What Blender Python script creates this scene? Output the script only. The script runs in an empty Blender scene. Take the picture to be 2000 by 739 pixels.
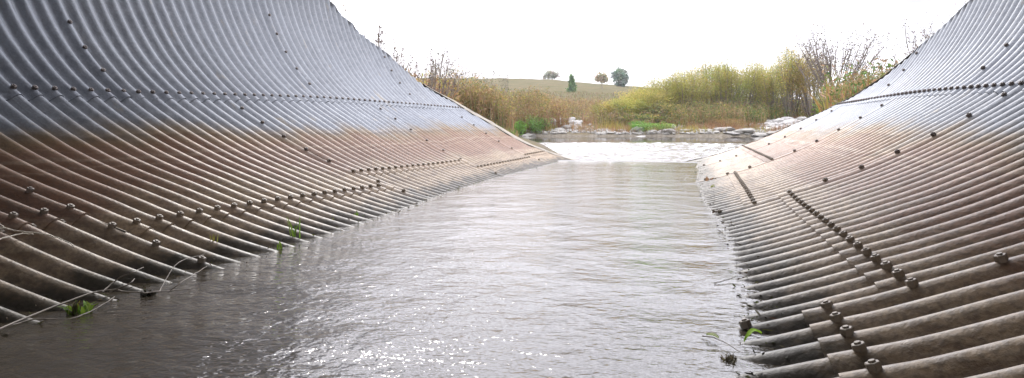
import bpy, math, random
import numpy as np
from mathutils import Vector, Matrix, Quaternion

rnd = random.Random(7)
RS = np.random.RandomState(11)
R = math.radians
scene = bpy.context.scene
col = scene.collection

# ------------------------------------------------------------------ camera
YAW = math.atan(366 / 1460)
cam_d = bpy.data.cameras.new('camera')
cam = bpy.data.objects.new('camera', cam_d)
col.objects.link(cam)
cam.location = (0, 0, 0)
cam.rotation_euler = (R(90), 0, YAW)
cam_d.sensor_width = 36.0
cam_d.lens = 36.0 * 1460 / 2000
cam_d.shift_y = -(369.5 - 246) / 2000
cam_d.clip_start = 0.05
cam_d.clip_end = 5000
scene.camera = cam

# ------------------------------------------------------------------ sky
SUN_EL, SUN_AZ = 40.0, 24.0          # elevation, degrees left of the pipe axis (+Y)
world = bpy.data.worlds.new('World')
scene.world = world
world.use_nodes = True
wn, wl = world.node_tree.nodes, world.node_tree.links
wn.clear()
w_out = wn.new('ShaderNodeOutputWorld')
w_bg = wn.new('ShaderNodeBackground')
w_bg.inputs['Strength'].default_value = 0.10
sky = wn.new('ShaderNodeTexSky')
sky.sky_type = 'NISHITA'
sky.sun_disc = False
sky.sun_elevation = R(SUN_EL)
sky.sun_rotation = R(-SUN_AZ)
sky.air_density = 1.0
sky.dust_density = 3.0
w_tc = wn.new('ShaderNodeTexCoord')
w_sep = wn.new('ShaderNodeSeparateXYZ')
wl.new(w_tc.outputs['Generated'], w_sep.inputs[0])
# overcast luminance rises towards the zenith as it does under any cloud deck
w_cv = wn.new('ShaderNodeFloatCurve')
cv = w_cv.mapping.curves[0]
for k, (px, py) in enumerate([(0.0, .21), (.17, .36), (.42, .80), (1.0, .97)]):
    if k in (0, 3):
        pt = cv.points[0 if k == 0 else -1]; pt.location = (px, py)
    else:
        pt = cv.points.new(px, py)
w_cv.mapping.update()
wl.new(w_sep.outputs['Z'], w_cv.inputs['Value'])
w_el = wn.new('ShaderNodeMath'); w_el.operation = 'MULTIPLY'; w_el.inputs[1].default_value = 26.0
wl.new(w_cv.outputs[0], w_el.inputs[0])
w_map = wn.new('ShaderNodeMapping')
w_map.inputs['Scale'].default_value = (1.0, 1.0, 5.0)
wl.new(w_tc.outputs['Generated'], w_map.inputs['Vector'])
w_noise = wn.new('ShaderNodeTexNoise')
w_noise.inputs['Scale'].default_value = 2.2
w_noise.inputs['Detail'].default_value = 6
w_noise.inputs['Roughness'].default_value = 0.55
wl.new(w_map.outputs[0], w_noise.inputs['Vector'])
w_cl = wn.new('ShaderNodeMapRange')
w_cl.inputs['From Min'].default_value = 0.46
w_cl.inputs['From Max'].default_value = 0.64
w_cl.inputs['To Min'].default_value = 1.05
w_cl.inputs['To Max'].default_value = 0.40
wl.new(w_noise.outputs['Fac'], w_cl.inputs['Value'])
w_mul = wn.new('ShaderNodeMath'); w_mul.operation = 'MULTIPLY'
wl.new(w_el.outputs[0], w_mul.inputs[0]); wl.new(w_cl.outputs[0], w_mul.inputs[1])
w_col = wn.new('ShaderNodeCombineColor')
w_b = wn.new('ShaderNodeMath'); w_b.operation = 'MULTIPLY'; w_b.inputs[1].default_value = 1.10
wl.new(w_mul.outputs[0], w_b.inputs[0])
wl.new(w_mul.outputs[0], w_col.inputs[0]); wl.new(w_mul.outputs[0], w_col.inputs[1]); wl.new(w_b.outputs[0], w_col.inputs[2])
w_mix = wn.new('ShaderNodeMix'); w_mix.data_type = 'RGBA'
w_mix.inputs['Factor'].default_value = 0.92
wl.new(sky.outputs[0], w_mix.inputs['A']); wl.new(w_col.outputs[0], w_mix.inputs['B'])
wl.new(w_mix.outputs['Result'], w_bg.inputs['Color'])
wl.new(w_bg.outputs[0], w_out.inputs[0])

# ------------------------------------------------------------------ sun
sun_d = bpy.data.lights.new('sun', 'SUN')
sun_d.energy = 0.95
sun_d.angle = R(10)
sun_d.color = (1.0, 0.96, 0.9)
sun = bpy.data.objects.new('sun', sun_d)
col.objects.link(sun)
sdir = Vector((-math.sin(R(SUN_AZ)) * math.cos(R(SUN_EL)), math.cos(R(SUN_AZ)) * math.cos(R(SUN_EL)), math.sin(R(SUN_EL))))
sun.rotation_euler = sdir.to_track_quat('Z', 'Y').to_euler()
sun.location = (0, 0, 30)

scene.view_settings.view_transform = 'Standard'
scene.view_settings.look = 'None'
scene.view_settings.exposure = 1.34
scene.view_settings.gamma = 1.0
scene.view_settings.use_curve_mapping = False

# ------------------------------------------------------------------ helpers
CS, SN = math.cos(YAW), math.sin(YAW)


def P(u, fw, z=0.0):
    """ground position of image column u at forward distance fw"""
    r = (u - 1000) / 1460 * fw
    return Vector((r * CS - fw * SN, r * SN + fw * CS, z))


def to_rf(x, y):
    return x * CS + y * SN, -x * SN + y * CS


def _hash(i, j, k=0):
    n = (i.astype(np.int64) * 374761393 + j.astype(np.int64) * 668265263 + k * 69069) & 0x7fffffff
    n = ((n ^ (n >> 13)) * 1274126177) & 0x7fffffff
    return ((n ^ (n >> 16)) & 0xffff) / 65535.0


def vnoise(x, y, k=0):
    x = np.asarray(x, float); y = np.asarray(y, float)
    xi, yi = np.floor(x), np.floor(y)
    fx, fy = x - xi, y - yi
    fx = fx * fx * (3 - 2 * fx); fy = fy * fy * (3 - 2 * fy)
    a, b = _hash(xi, yi, k), _hash(xi + 1, yi, k)
    c, d = _hash(xi, yi + 1, k), _hash(xi + 1, yi + 1, k)
    return (a + (b - a) * fx) * (1 - fy) + (c + (d - c) * fx) * fy


def fbm(x, y, o=4, k=0):
    v, a, s = 0, 0.5, 0
    for i in range(o):
        v = v + a * vnoise(np.asarray(x) * 2 ** i, np.asarray(y) * 2 ** i, k + i * 17); s += a; a *= .5
    return v / s


def sstep(a, b, x):
    t = np.clip((np.asarray(x, float) - a) / (b - a), 0, 1)
    return t * t * (3 - 2 * t)


def make_mesh(name, V, F, mat=None, smooth=True, attr=None, colr=None):
    """V (n,3); F a list of (m,k) int arrays; attr {name: float per vertex}; colr per-face colour"""
    me = bpy.data.meshes.new(name)
    V = np.asarray(V, np.float32)
    if not isinstance(F, (list, tuple)):
        F = [F]
    F = [np.asarray(f, np.int32) for f in F if len(f)]
    idx = np.concatenate([f.ravel() for f in F])
    tot = np.concatenate([np.full(len(f), f.shape[1], np.int32) for f in F])
    start = np.concatenate([[0], np.cumsum(tot)[:-1]]).astype(np.int32)
    me.vertices.add(len(V)); me.vertices.foreach_set('co', V.ravel())
    me.loops.add(len(idx)); me.loops.foreach_set('vertex_index', idx)
    me.polygons.add(len(tot)); me.polygons.foreach_set('loop_start', start); me.polygons.foreach_set('loop_total', tot)
    me.update(calc_edges=True)
    me.polygons.foreach_set('use_smooth', np.full(len(tot), bool(smooth)))
    if attr:
        for k, v in attr.items():
            a = me.attributes.new(k, 'FLOAT', 'POINT'); a.data.foreach_set('value', np.asarray(v, np.float32))
    if colr is not None:
        c = np.ones((len(V), 4), np.float32); c[:, :3] = colr
        a = me.attributes.new('tint', 'FLOAT_COLOR', 'POINT'); a.data.foreach_set('color', c.ravel())
    me.validate()
    if mat: me.materials.append(mat)
    return me


def link(name, me, parent=None):
    o = bpy.data.objects.new(name, me); col.objects.link(o)
    if parent is not None: o.parent = parent
    return o


def tag(o, label=None, cat=None, group=None, kind=None):
    if label: o['label'] = label
    if cat: o['category'] = cat
    if group: o['group'] = group
    if kind: o['kind'] = kind
    return o


def empty(name, loc):
    o = bpy.data.objects.new(name, None); col.objects.link(o); o.location = loc
    o.empty_display_size = .2
    return o


class NT:
    def __init__(s, name):
        s.m = bpy.data.materials.new(name); s.m.use_nodes = True
        s.n = s.m.node_tree.nodes; s.l = s.m.node_tree.links; s.n.clear()
        s.out = s.n.new('ShaderNodeOutputMaterial')

    def add(s, t, ins=None, **kw):
        nd = s.n.new('ShaderNode' + t)
        for k, v in kw.items(): setattr(nd, k, v)
        for k, v in (ins or {}).items():
            if hasattr(v, 'is_output'): s.l.new(v, nd.inputs[k])
            else: nd.inputs[k].default_value = v
        return nd

    def noise(s, vec, scale, detail=4, rough=.55, scl=None):
        if scl: vec = s.add('Mapping', {'Vector': vec, 'Scale': scl}).outputs[0]
        return s.add('TexNoise', {'Vector': vec, 'Scale': scale, 'Detail': detail, 'Roughness': rough}).outputs['Fac']

    def rng(s, v, a, b, c=0., d=1., smooth=False):
        nd = s.add('MapRange', {'Value': v, 'From Min': a, 'From Max': b, 'To Min': c, 'To Max': d})
        if smooth: nd.interpolation_type = 'SMOOTHSTEP'
        return nd.outputs[0]

    def math(s, op, a, b=0.0):
        return s.add('Math', {0: a, 1: b}, operation=op).outputs[0]

    def mix(s, f, a, b, mode='MIX'):
        nd = s.add('Mix', data_type='RGBA', blend_type=mode)
        for k, v in (('Factor', f), ('A', a), ('B', b)):
            if hasattr(v, 'is_output'): s.l.new(v, nd.inputs[k])
            elif k == 'Factor': nd.inputs[k].default_value = v
            else: nd.inputs[k].default_value = (*v, 1) if len(v) == 3 else v
        return nd.outputs['Result']

    def done(s, shader):
        s.l.new(shader, s.out.inputs['Surface']); return s.m


# ------------------------------------------------------------------ materials
WATER = -0.62


def mat_steel():
    t = NT('galvanised_steel')
    geo = t.add('NewGeometry'); pos = geo.outputs['Position']
    z = t.add('SeparateXYZ', {0: pos}).outputs['Z']
    streak = t.noise(pos, 1.0, 5, .6, (1.2, 7.0, 1.2))      # varies from corrugation to corrugation, runs down the plate
    big = t.noise(pos, .9, 4, .6)
    fine = t.noise(pos, 60, 3, .6)
    speck = t.noise(pos, 16, 5, .65)
    # height with an uneven edge
    zj = t.math('ADD', z, t.rng(big, .3, .7, -.08, .08))
    zj = t.math('ADD', zj, t.rng(streak, .3, .7, -.05, .05))
    zinc = t.mix(t.rng(speck, .35, .65), (.108, .117, .131), (.168, .180, .196))
    zinc = t.mix(t.rng(big, .45, .7, 0, .5), zinc, (.18, .195, .215))
    ochre = t.rng(t.noise(pos, 2.2, 5, .7, (1, 3, .7)), .62, .72, 0, .55)
    zinc = t.mix(ochre, zinc, (.25, .205, .13))
    drip = t.noise(pos, 1.0, 4, .6, (.6, 26, .6))
    zinc = t.mix(t.rng(drip, .56, .70, 0, .45), zinc, (.085, .09, .098))
    zinc = t.mix(t.rng(drip, .30, .42, .4, 0), zinc, (.27, .285, .30))
    zinc = t.mix(t.rng(t.noise(pos, 5.5, 6, .75), .55, .68, 0, .5), zinc, (.24, .25, .262))
    rust = t.mix(t.rng(streak, .35, .65), (.123, .062, .032), (.182, .107, .069))
    olive = (.145, .100, .048)
    mud = t.mix(t.rng(speck, .3, .7), (.180, .130, .078), (.265, .20, .128))
    mud = t.mix(t.rng(t.noise(pos, 4.5, 5, .7), .58, .68, 0, .6), mud, (.095, .07, .05))
    c = t.mix(t.rng(zj, -.20, -.05, 0, 1, True), rust, olive)
    c = t.mix(t.rng(zj, -.13, .05, 0, 1, True), c, zinc)
    c = t.mix(t.rng(zj, -.46, -.34, 1, 0, True), c, mud)
    tz = t.math('ADD', z, t.math('MULTIPLY', t.noise(pos, 1.6, 4, .6), .12))
    tide = t.add('TexNoise', {'W': tz, 'Scale': 26.0, 'Detail': 3.0}, noise_dimensions='1D').outputs['Fac']
    low = t.rng(z, -.12, .02, 1, 0, True)
    c = t.mix(t.math('MULTIPLY', t.rng(tide, .52, .64, 0, .45), low), c, (.26, .20, .14))
    c = t.mix(t.math('MULTIPLY', t.rng(tide, .36, .46, .45, 0), low), c, (.075, .045, .027))
    c = t.mix(t.math('MULTIPLY', t.rng(drip, .56, .68, 0, .4), low), c, (.065, .038, .022))
    zw = t.math('ADD', z, t.rng(t.noise(pos, 9, 4, .6), .3, .7, -.035, .035))
    c = t.mix(t.rng(zw, WATER + .012, WATER + .085, 1, 0, True), c, (.034, .028, .016))
    c = t.mix(t.math('MULTIPLY', t.rng(fine, .42, .62, .0, .5), t.rng(z, -.35, .1, 1, .35)), c, (.07, .055, .042))
    per = t.add('ObjectInfo').outputs['Random']
    c = t.mix(1.0, c, t.add('CombineColor', {0: t.rng(per, 0, 1, .88, 1.10), 1: t.rng(per, 0, 1, .89, 1.09), 2: t.rng(per, 0, 1, .92, 1.07)}).outputs[0], 'MULTIPLY')
    dirt = t.rng(zj, -.40, .05, 0, 1, True)
    met = t.rng(dirt, 0, 1, .0, .25)
    ro = t.rng(zj, -.46, .0, .50, .50)
    ro = t.math('ADD', ro, t.rng(speck, .3, .7, -.06, .08))
    bump = t.add('Bump', {'Height': t.math('ADD', t.math('MULTIPLY', fine, .6), speck), 'Strength': .6, 'Distance': .005})
    b = t.add('BsdfPrincipled', {'Base Color': c, 'Metallic': met, 'Roughness': ro, 'Specular IOR Level': .42, 'Normal': bump.outputs[0]})
    return t.done(b.outputs[0])


def mat_simple(name, c1, c2, scale=8, rough=.7, metal=0., bump=.3, dist=.01, obj=False):
    t = NT(name)
    pos = t.add('TexCoord').outputs['Object'] if obj else t.add('NewGeometry').outputs['Position']
    n = t.noise(pos, scale, 6, .6)
    n2 = t.noise(pos, scale * 6, 3, .6)
    c = t.mix(t.rng(t.math('ADD', t.math('MULTIPLY', n2, .35), t.math('MULTIPLY', n, .65)), .35, .65), c1, c2)
    b = t.add('Bump', {'Height': n2, 'Strength': bump, 'Distance': dist})
    s = t.add('BsdfPrincipled', {'Base Color': c, 'Roughness': rough, 'Metallic': metal, 'Specular IOR Level': .5 if rough < .8 else .12, 'Normal': b.outputs[0]})
    return t.done(s.outputs[0])


def mat_bolt():
    t = NT('weathered_bolt')
    pos = t.add('NewGeometry').outputs['Position']
    z = t.add('SeparateXYZ', {0: pos}).outputs['Z']
    n = t.noise(pos, 45, 4, .6)
    steel = t.mix(n, (.05, .04, .036), (.14, .112, .095))
    mud = t.mix(n, (.11, .088, .062), (.19, .155, .115))
    c = t.mix(t.rng(z, -.42, -.2), mud, steel)
    b = t.add('Bump', {'Height': n, 'Strength': .4, 'Distance': .002})
    s = t.add('BsdfPrincipled', {'Base Color': c, 'Roughness': .6, 'Normal': b.outputs[0]})
    return t.done(s.outputs[0])


def mat_leaf(name, trans=.35, rough=.6):
    t = NT(name)
    c = t.add('Attribute', attribute_name='tint').outputs['Color']
    d = t.add('BsdfPrincipled', {'Base Color': c, 'Roughness': rough})
    d.inputs['Specular IOR Level'].default_value = .12
    tr = t.add('BsdfTranslucent', {'Color': c})
    m = t.add('MixShader', {0: trans, 1: d.outputs[0], 2: tr.outputs[0]})
    return t.done(m.outputs[0])


def mat_ground():
    t = NT('meadow_soil')
    geo = t.add('NewGeometry'); pos = geo.outputs['Position']
    z = t.add('SeparateXYZ', {0: pos}).outputs['Z']
    n = t.noise(pos, .06, 6, .6); n2 = t.noise(pos, .9, 5, .65); n3 = t.noise(pos, 7, 4, .6)
    g = t.mix(t.rng(n, .35, .65), (.084, .073, .044), (.072, .070, .040))
    g = t.mix(t.rng(n2, .4, .7, 0, .7), g, (.12, .092, .055))
    n4 = t.noise(pos, .22, 6, .7)
    g = t.mix(t.rng(n4, .50, .60, 0, .55), g, (.050, .050, .024))
    g = t.mix(t.rng(n4, .36, .44, .5, 0), g, (.135, .110, .060))
    shore = t.mix(t.rng(n3, .35, .65), (.075, .063, .046), (.14, .125, .105))
    c = t.mix(t.rng(t.math('ADD', z, t.rng(n2, .3, .7, -.15, .15)), -.62, -.40, 1, 0), g, shore)
    c = t.mix(t.rng(z, -.85, -.70, 1, 0), c, (.085, .070, .045))
    b = t.add('Bump', {'Height': n3, 'Strength': .6, 'Distance': .06})
    s = t.add('BsdfPrincipled', {'Base Color': c, 'Roughness': .95, 'Specular IOR Level': .0, 'Normal': b.outputs[0]})
    return t.done(s.outputs[0])


def mat_water():
    t = NT('stream_water')
    geo = t.add('NewGeometry'); pos = geo.outputs['Position']
    foam = t.add('Attribute', attribute_name='foam').outputs['Fac']
    rough_w = t.add('Attribute', attribute_name='chop').outputs['Fac']
    w1 = t.noise(pos, 3.6, 4, .5, (1.25, 1.0, 1))
    w2 = t.noise(pos, 17, 3, .6, (.95, 1.35, 1))
    w3 = t.noise(pos, 1.1, 2, .5)
    h = t.math('ADD', t.math('MULTIPLY', w1, .0085), t.math('MULTIPLY', w2, .0027))
    h = t.math('ADD', h, t.math('MULTIPLY', w3, .012))
    h = t.math('MULTIPLY', h, rough_w)
    bump = t.add('Bump', {'Height': h, 'Strength': 1.0, 'Distance': 1.0})
    nrm = bump.outputs[0]
    fr = t.add('Fresnel', {'IOR': 1.34, 'Normal': nrm}).outputs[0]
    gl = t.add('BsdfGlossy', {'Color': (1, 1, 1, 1), 'Roughness': .025, 'Normal': nrm})
    silt = t.add('BsdfDiffuse', {'Color': (.080, .066, .047, 1)})
    tr = t.add('BsdfTransparent', {'Color': (.62, .54, .42, 1)})
    body = t.add('MixShader', {0: .45, 1: silt.outputs[0], 2: tr.outputs[0]})
    wsh = t.add('MixShader', {0: fr, 1: body.outputs[0], 2: gl.outputs[0]})
    fn = t.noise(pos, 5.0, 5, .7, (.6, 1.5, 1))
    ff = t.rng(t.math('ADD', fn, t.math('MULTIPLY', foam, .17)), .78, .92)
    fo = t.add('BsdfDiffuse', {'Color': (.22, .223, .226, 1)})
    m = t.add('MixShader', {0: ff, 1: wsh.outputs[0], 2: fo.outputs[0]})
    return t.done(m.outputs[0])


M_STEEL = mat_steel()
M_BOLT = mat_bolt()
M_COLLAR = mat_simple('concrete_collar', (.12, .105, .085), (.20, .18, .15), 5, .9, 0, .5, .01)
M_GROUND = mat_ground()
M_WATER = mat_water()
M_LEAF = mat_leaf('plant_leaves')
M_BARK = mat_simple('bark', (.10, .08, .065), (.19, .16, .135), 20, .85, 0, .4, .005, True)
M_GREYBARK = mat_simple('grey_bark', (.16, .145, .13), (.27, .25, .23), 20, .85, 0, .4, .005, True)
M_ROCK = mat_simple('limestone', (.15, .14, .12), (.26, .25, .23), 3.0, .9, 0, .7, .03, True)
M_ROCKD = mat_simple('wet_limestone', (.09, .08, .065), (.17, .155, .135), 3.0, .75, 0, .7, .03, True)
M_ROCKW = mat_simple('white_limestone', (.20, .19, .175), (.31, .30, .285), 3.0, .9, 0, .7, .03, True)
M_TWIG = mat_simple('wet_twig', (.10, .08, .06), (.21, .175, .135), 30, .6, 0, .3, .003)
M_DRYSTEM = mat_simple('dry_stem', (.33, .29, .22), (.46, .42, .34), 30, .6, 0, .2, .002)

# ------------------------------------------------------------------ pipe profile
PC = -1.07                                   # axis of the pipe
HALF = [(0, -.86), (.55, -.80), (1.25, -.645), (1.69, -.495), (1.92, -.41), (2.2, -.305), (2.56, -.125), (2.92, .09), (3.09, .215),
        (3.27, .37), (3.44, .55), (3.58, .75), (3.71, .99), (3.82, 1.25), (3.90, 1.55), (3.94, 1.9), (3.93, 2.3), (3.85, 2.75),
        (3.68, 3.2), (3.38, 3.7), (2.9, 4.18), (2.2, 4.6), (1.2, 4.88), (0, 4.98)]


def build_profile():
    Q = np.array([(-HALF[1][0], HALF[1][1])] + HALF + [(-HALF[-2][0], HALF[-2][1])])
    pts = []
    for i in range(1, len(Q) - 2):
        p0, p1, p2, p3 = Q[i - 1], Q[i], Q[i + 1], Q[i + 2]
        for k in range(24):
            t = k / 24
            pts.append(.5 * (2 * p1 + (p2 - p0) * t + (2 * p0 - 5 * p1 + 4 * p2 - p3) * t * t + (3 * p1 - p0 - 3 * p2 + p3) * t ** 3))
    pts.append(Q[-2]); pts = np.array(pts)
    ker = np.ones(25) / 25                      # iron out the hand-set points
    pad = 12
    for _ in range(2):
        ext = np.concatenate([pts[1:pad + 1][::-1] * [-1, 1], pts, pts[-pad - 1:-1][::-1] * [-1, 1]])
        pts = np.stack([np.convolve(ext[:, 0], ker, 'valid'), np.convolve(ext[:, 1], ker, 'valid')], 1)
    s = np.concatenate([[0], np.cumsum(np.hypot(*np.diff(pts, axis=0).T))])
    d = np.gradient(pts, axis=0); d /= np.hypot(d[:, 0], d[:, 1])[:, None]
    return s, pts, np.stack([-d[:, 1], d[:, 0]], 1)


PS, PP, PN = build_profile()
SMAX = PS[-1]


def prof(s):
    s = np.asarray(s, float)
    f = lambda a: np.interp(s, PS, a)
    return f(PP[:, 0]), f(PP[:, 1]), f(PN[:, 0]), f(PN[:, 1])


def s_of_dx(dx):                              # lower half only
    k = np.argmax(PP[:, 0])
    return float(np.interp(dx, PP[:k, 0], PS[:k]))


def s_of_z(z):
    return np.interp(z, PP[:, 1], PS)


PITCH, AMP, YC = .1524, .0255, 3.758


def lift(Y):                                  # slight camber of the pipe
    return .085 * sstep(3.4, 8.5, Y)


END = {-1: ([-.9, -.63, -.36, 0, .33, .57, 1.0, 1.3, 1.72, 2.4, 3.2, 5.1], [14.2, 13.75, 13.45, 13.15, 12.75, 11.95, 11.15, 10.25, 9.27, 8.3, 6.4, 4.3]),
       1: ([-.9, -.6, -.35, -.1, .1, .30, .6, .8, 1.05, 1.3, 2.0, 3.2, 5.1], [14.5, 14.25, 14.1, 13.6, 12.7, 11.6, 10.55, 10.0, 9.2, 8.3, 7.6, 6.4, 4.3])}


def yend(side, s):
    return np.interp(np.interp(s, PS, PP[:, 1]), *END[side])


def lift_at(side, z, Y):
    """the foot of the pipe lies a little differently from its shoulders"""
    low = .07 - .09 * sstep(3, 9, Y) if side < 0 else np.interp(Y, [1.5, 2.2, 3.0, 5.0, 6.3, 8.5, 20], [.022, .012, .0, .002, .032, .046, .048])
    k = sstep(-.55, .0, z)
    return lift(Y) * k + low * (1 - k)


def surf(side, s, Y, off=0.0, corr=True):
    dx, z, nx, nz = prof(s)
    o = off + (AMP * np.cos(2 * np.pi * (Y - YC) / PITCH) if corr else 0)
    return np.stack([PC + side * (dx + nx * o), Y + 0 * s, z + nz * o + lift_at(side, z, Y)], -1)


culvert = empty('corrugated_culvert', (PC, 0, -.86))
tag(culvert, 'huge corrugated steel culvert pipe of bolted plates with the stream running through it', 'culvert')
OFF = Vector(culvert.location)


def plate(side, sa, sb, Ya, Yb, lap=True, fine=True):
    """sheet from sa (lower edge, on top of its neighbour) to sb; Ya..Yb along the pipe"""
    ex = 0.03
    ns = max(3, int((sb - sa) / (.05 if fine else .25))) + 1
    ny = int(round((Yb - Ya) / PITCH * (11 if fine else 6))) + 4
    S = np.linspace(sa, sb, ns)
    Y = np.linspace(Ya, Yb + ex, ny)
    SS, YY = np.meshgrid(S, Y, indexing='ij')
    YE = yend(side, SS)
    keep = YY < YE
    if not keep.any(): return None
    YK = np.minimum(YY, YE)
    off = (.008 * (1 - sstep(0, .22, SS - sa)) if lap else 0) + .005 * sstep(Yb - .10, Yb, YK)
    off = off + .016 * (fbm(SS * 1.3 + side * 7 + Ya, YY * 1.1, 4, 5) - .5)          # hand-laid unevenness
    V = surf(side, SS, YK, off).reshape(-1, 3)
    idx = np.arange(ns * ny).reshape(ns, ny)
    ok = keep[:-1, :-1] | keep[1:, :-1]
    q = np.stack([idx[:-1, :-1], idx[1:, :-1], idx[1:, 1:], idx[:-1, 1:]], -1)[ok]
    if side > 0: q = q[:, ::-1]
    # sheet thickness shown at the lower edge and at the far end
    V2 = surf(side, SS, YK, off - .008).reshape(-1, 3)
    Vs, Fs, n0 = [V], [q], len(V)
    for ia in (idx[0, :], idx[:, -1]):
        m = len(ia)
        Vs += [V[ia], V2[ia]]
        a = n0 + np.arange(m - 1)
        Fs.append(np.stack([a, a + 1, a + 1 + m, a + m], -1)); n0 += 2 * m
    if (YY[:, -1] > YE[:, -1]).any():
        pass
    V = np.concatenate(Vs) - np.array(OFF)
    F = np.concatenate(Fs)
    # drop collapsed quads
    e = V[F]
    ar = np.linalg.norm(np.cross(e[:, 2] - e[:, 0], e[:, 3] - e[:, 1]), axis=1)
    F = F[ar > 1e-9]
    used = np.unique(F); rm = -np.ones(len(V), int); rm[used] = np.arange(len(used))
    return link('plate', make_mesh('plate', V[used], rm[F], M_STEEL), culvert)


S_UP = s_of_dx(3.09)                          # long seam at about eye level
S_TOP = S_UP + 2.35
RL = YC + PITCH * 6 - 20 * PITCH * 0           # a ring seam of the upper left plates (4.67)
ring = lambda y: YC + PITCH * round((y - YC) / PITCH)
L20 = 20 * PITCH
plates = []                                   # (side, row, sa, sb, Ya, Yb, obj)


def rings(y0):
    y0 = ring(y0)
    k0 = math.floor((y0 + 9) / L20)
    return [y0 + L20 * (k - k0) for k in range(0, 10)]


def lower_seam(side, ya):
    ym = ya + L20 / 2
    if side < 0:
        tab = [(-2, 2.84, 1.74), (2.84, 5.89, 1.52), (5.89, 8.94, 1.82), (8.94, 12, 1.62), (12, 30, 1.72)]
    else:
        tab = [(-2, 2.33, 1.45), (2.33, 5.38, 1.68), (5.38, 8.43, 1.45), (8.43, 11.5, 1.84), (11.5, 30, 1.84)]
    for a, b, d in tab:
        if a <= ym < b: return s_of_dx(d)
    return s_of_dx(1.62)


for side in (-1, 1):
    up = rings(4.67 if side < 0 else 6.65)
    mid = rings(5.89 if side < 0 else 5.38)
    for ya in up:
        if ya > 15: continue
        o = plate(side, S_UP - .07, S_TOP, ya, ya + L20, True, ya + L20 > 2)
        if o: plates.append((side, 'up', S_UP, S_TOP, ya, ya + L20, o))
        o = plate(side, S_TOP - .07, SMAX, ya - L20 / 2, ya + L20 / 2, True, False)
    for ya in mid:
        if ya > 15: continue
        sl = lower_seam(side, ya)
        o = plate(side, sl - .075, S_UP + .06, ya, ya + L20, True, ya + L20 > 1)
        if o: plates.append((side, 'mid', sl, S_UP, ya, ya + L20, o))
        o = plate(side, 0, sl + .06, ya, ya + L20, False, ya + L20 > 1)
        if o: plates.append((side, 'low', 0, sl, ya, ya + L20, o))


# ---- bolts
def bolt_mesh():
    V, F = [], []

    def ring_(r, z, n, ph=0):
        i = len(V)
        for k in range(n):
            a = 2 * math.pi * k / n + ph
            V.append((r * math.cos(a), r * math.sin(a), z))
        return list(range(i, i + n))

    def bridge(a, b):
        n = len(a)
        for k in range(n): F.append((a[k], a[(k + 1) % n], b[(k + 1) % n], b[k]))
    a = ring_(.0175, -.012, 6); b = ring_(.0175, .0100, 6); c = ring_(.0155, .0122, 6)
    bridge(a, b); bridge(b, c); F.append(tuple(c))
    d = ring_(.0083, .0118, 8); e = ring_(.0083, .0158, 8); f = ring_(.0072, .0168, 8)
    bridge(d, e); bridge(e, f); F.append(tuple(f))
    me = bpy.data.meshes.new('bolt'); me.from_pydata(V, [], F); me.update(); me.materials.append(M_BOLT)
    return me


BOLT = bolt_mesh()
BOLTS = []


def bolt(side, s, Y, plate_o, valley=False):
    if Y > float(yend(side, s)) - .03: return
    p = surf(side, np.array(s), np.array(Y), .008)
    if p[2] < WATER + .01: return
    _, _, nx, nz = prof(s)
    nrm = Vector((side * float(nx), 0, float(nz)))
    nrm = (nrm + Vector((rnd.uniform(-.05, .05), rnd.uniform(-.06, .06), rnd.uniform(-.05, .05)))).normalized()
    q = nrm.to_track_quat('Z', 'Y') @ Quaternion((0, 0, 1), rnd.uniform(0, 1.05))
    BOLTS.append((float(np.hypot(p[0], p[1])), Vector(p) - OFF, q, plate_o))


def visible(side, s, Y):
    p = surf(side, np.array(s), np.array(Y), .01)
    r, f = to_rf(p[0], p[1])
    if f < .5: return False
    u = 1000 + 1460 * r / f; v = 246 - 1460 * p[2] / f
    return -15 < u < 2015 and -15 < v < 755


for side, row, sa, sb, Ya, Yb, o in plates:
    n = int(round((Yb - Ya) / PITCH))
    if row in ('up', 'mid'):
        for k in range(n):                     # long seam along the lower edge
            y = Ya + k * PITCH
            if visible(side, sa, y): bolt(side, sa, y, o)
            yv = y + PITCH / 2
            if row == 'mid' and yv < 4.6 and visible(side, sa, yv): bolt(side, sa - .035, yv, o)
        s = sa + .244                          # ring seam at the near edge
        while s < sb - .1:
            if visible(side, s, Ya): bolt(side, s, Ya, o)
            s += .244
    else:
        s = sb - .244
        while s > 0 and Ya > 1:
            if visible(side, s, Ya): bolt(side, s, Ya, o)
            s -= .244
BOLTS.sort(key=lambda b: b[0])
for _, loc, q, po in BOLTS[:300]:
    o = link('bolt', BOLT, po)
    o.rotation_mode = 'QUATERNION'; o.rotation_quaternion = q; o.location = loc
bv = np.array([v.co for v in BOLT.vertices]); bf = [tuple(p.vertices) for p in BOLT.polygons]
V, F = [], []
for _, loc, q, po in BOLTS[300:]:                # the farthest ones, a pixel or two each
    n0 = sum(map(len, V)); V.append(bv @ np.array(q.to_matrix()).T + np.array(loc))
    F += [tuple(i + n0 for i in f) for f in bf]
if V:
    me = bpy.data.meshes.new('bolt'); me.from_pydata(np.concatenate(V).tolist(), [], F); me.update(); me.materials.append(M_BOLT)
    link('bolt', me, culvert)['kind'] = 'stuff'

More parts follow.
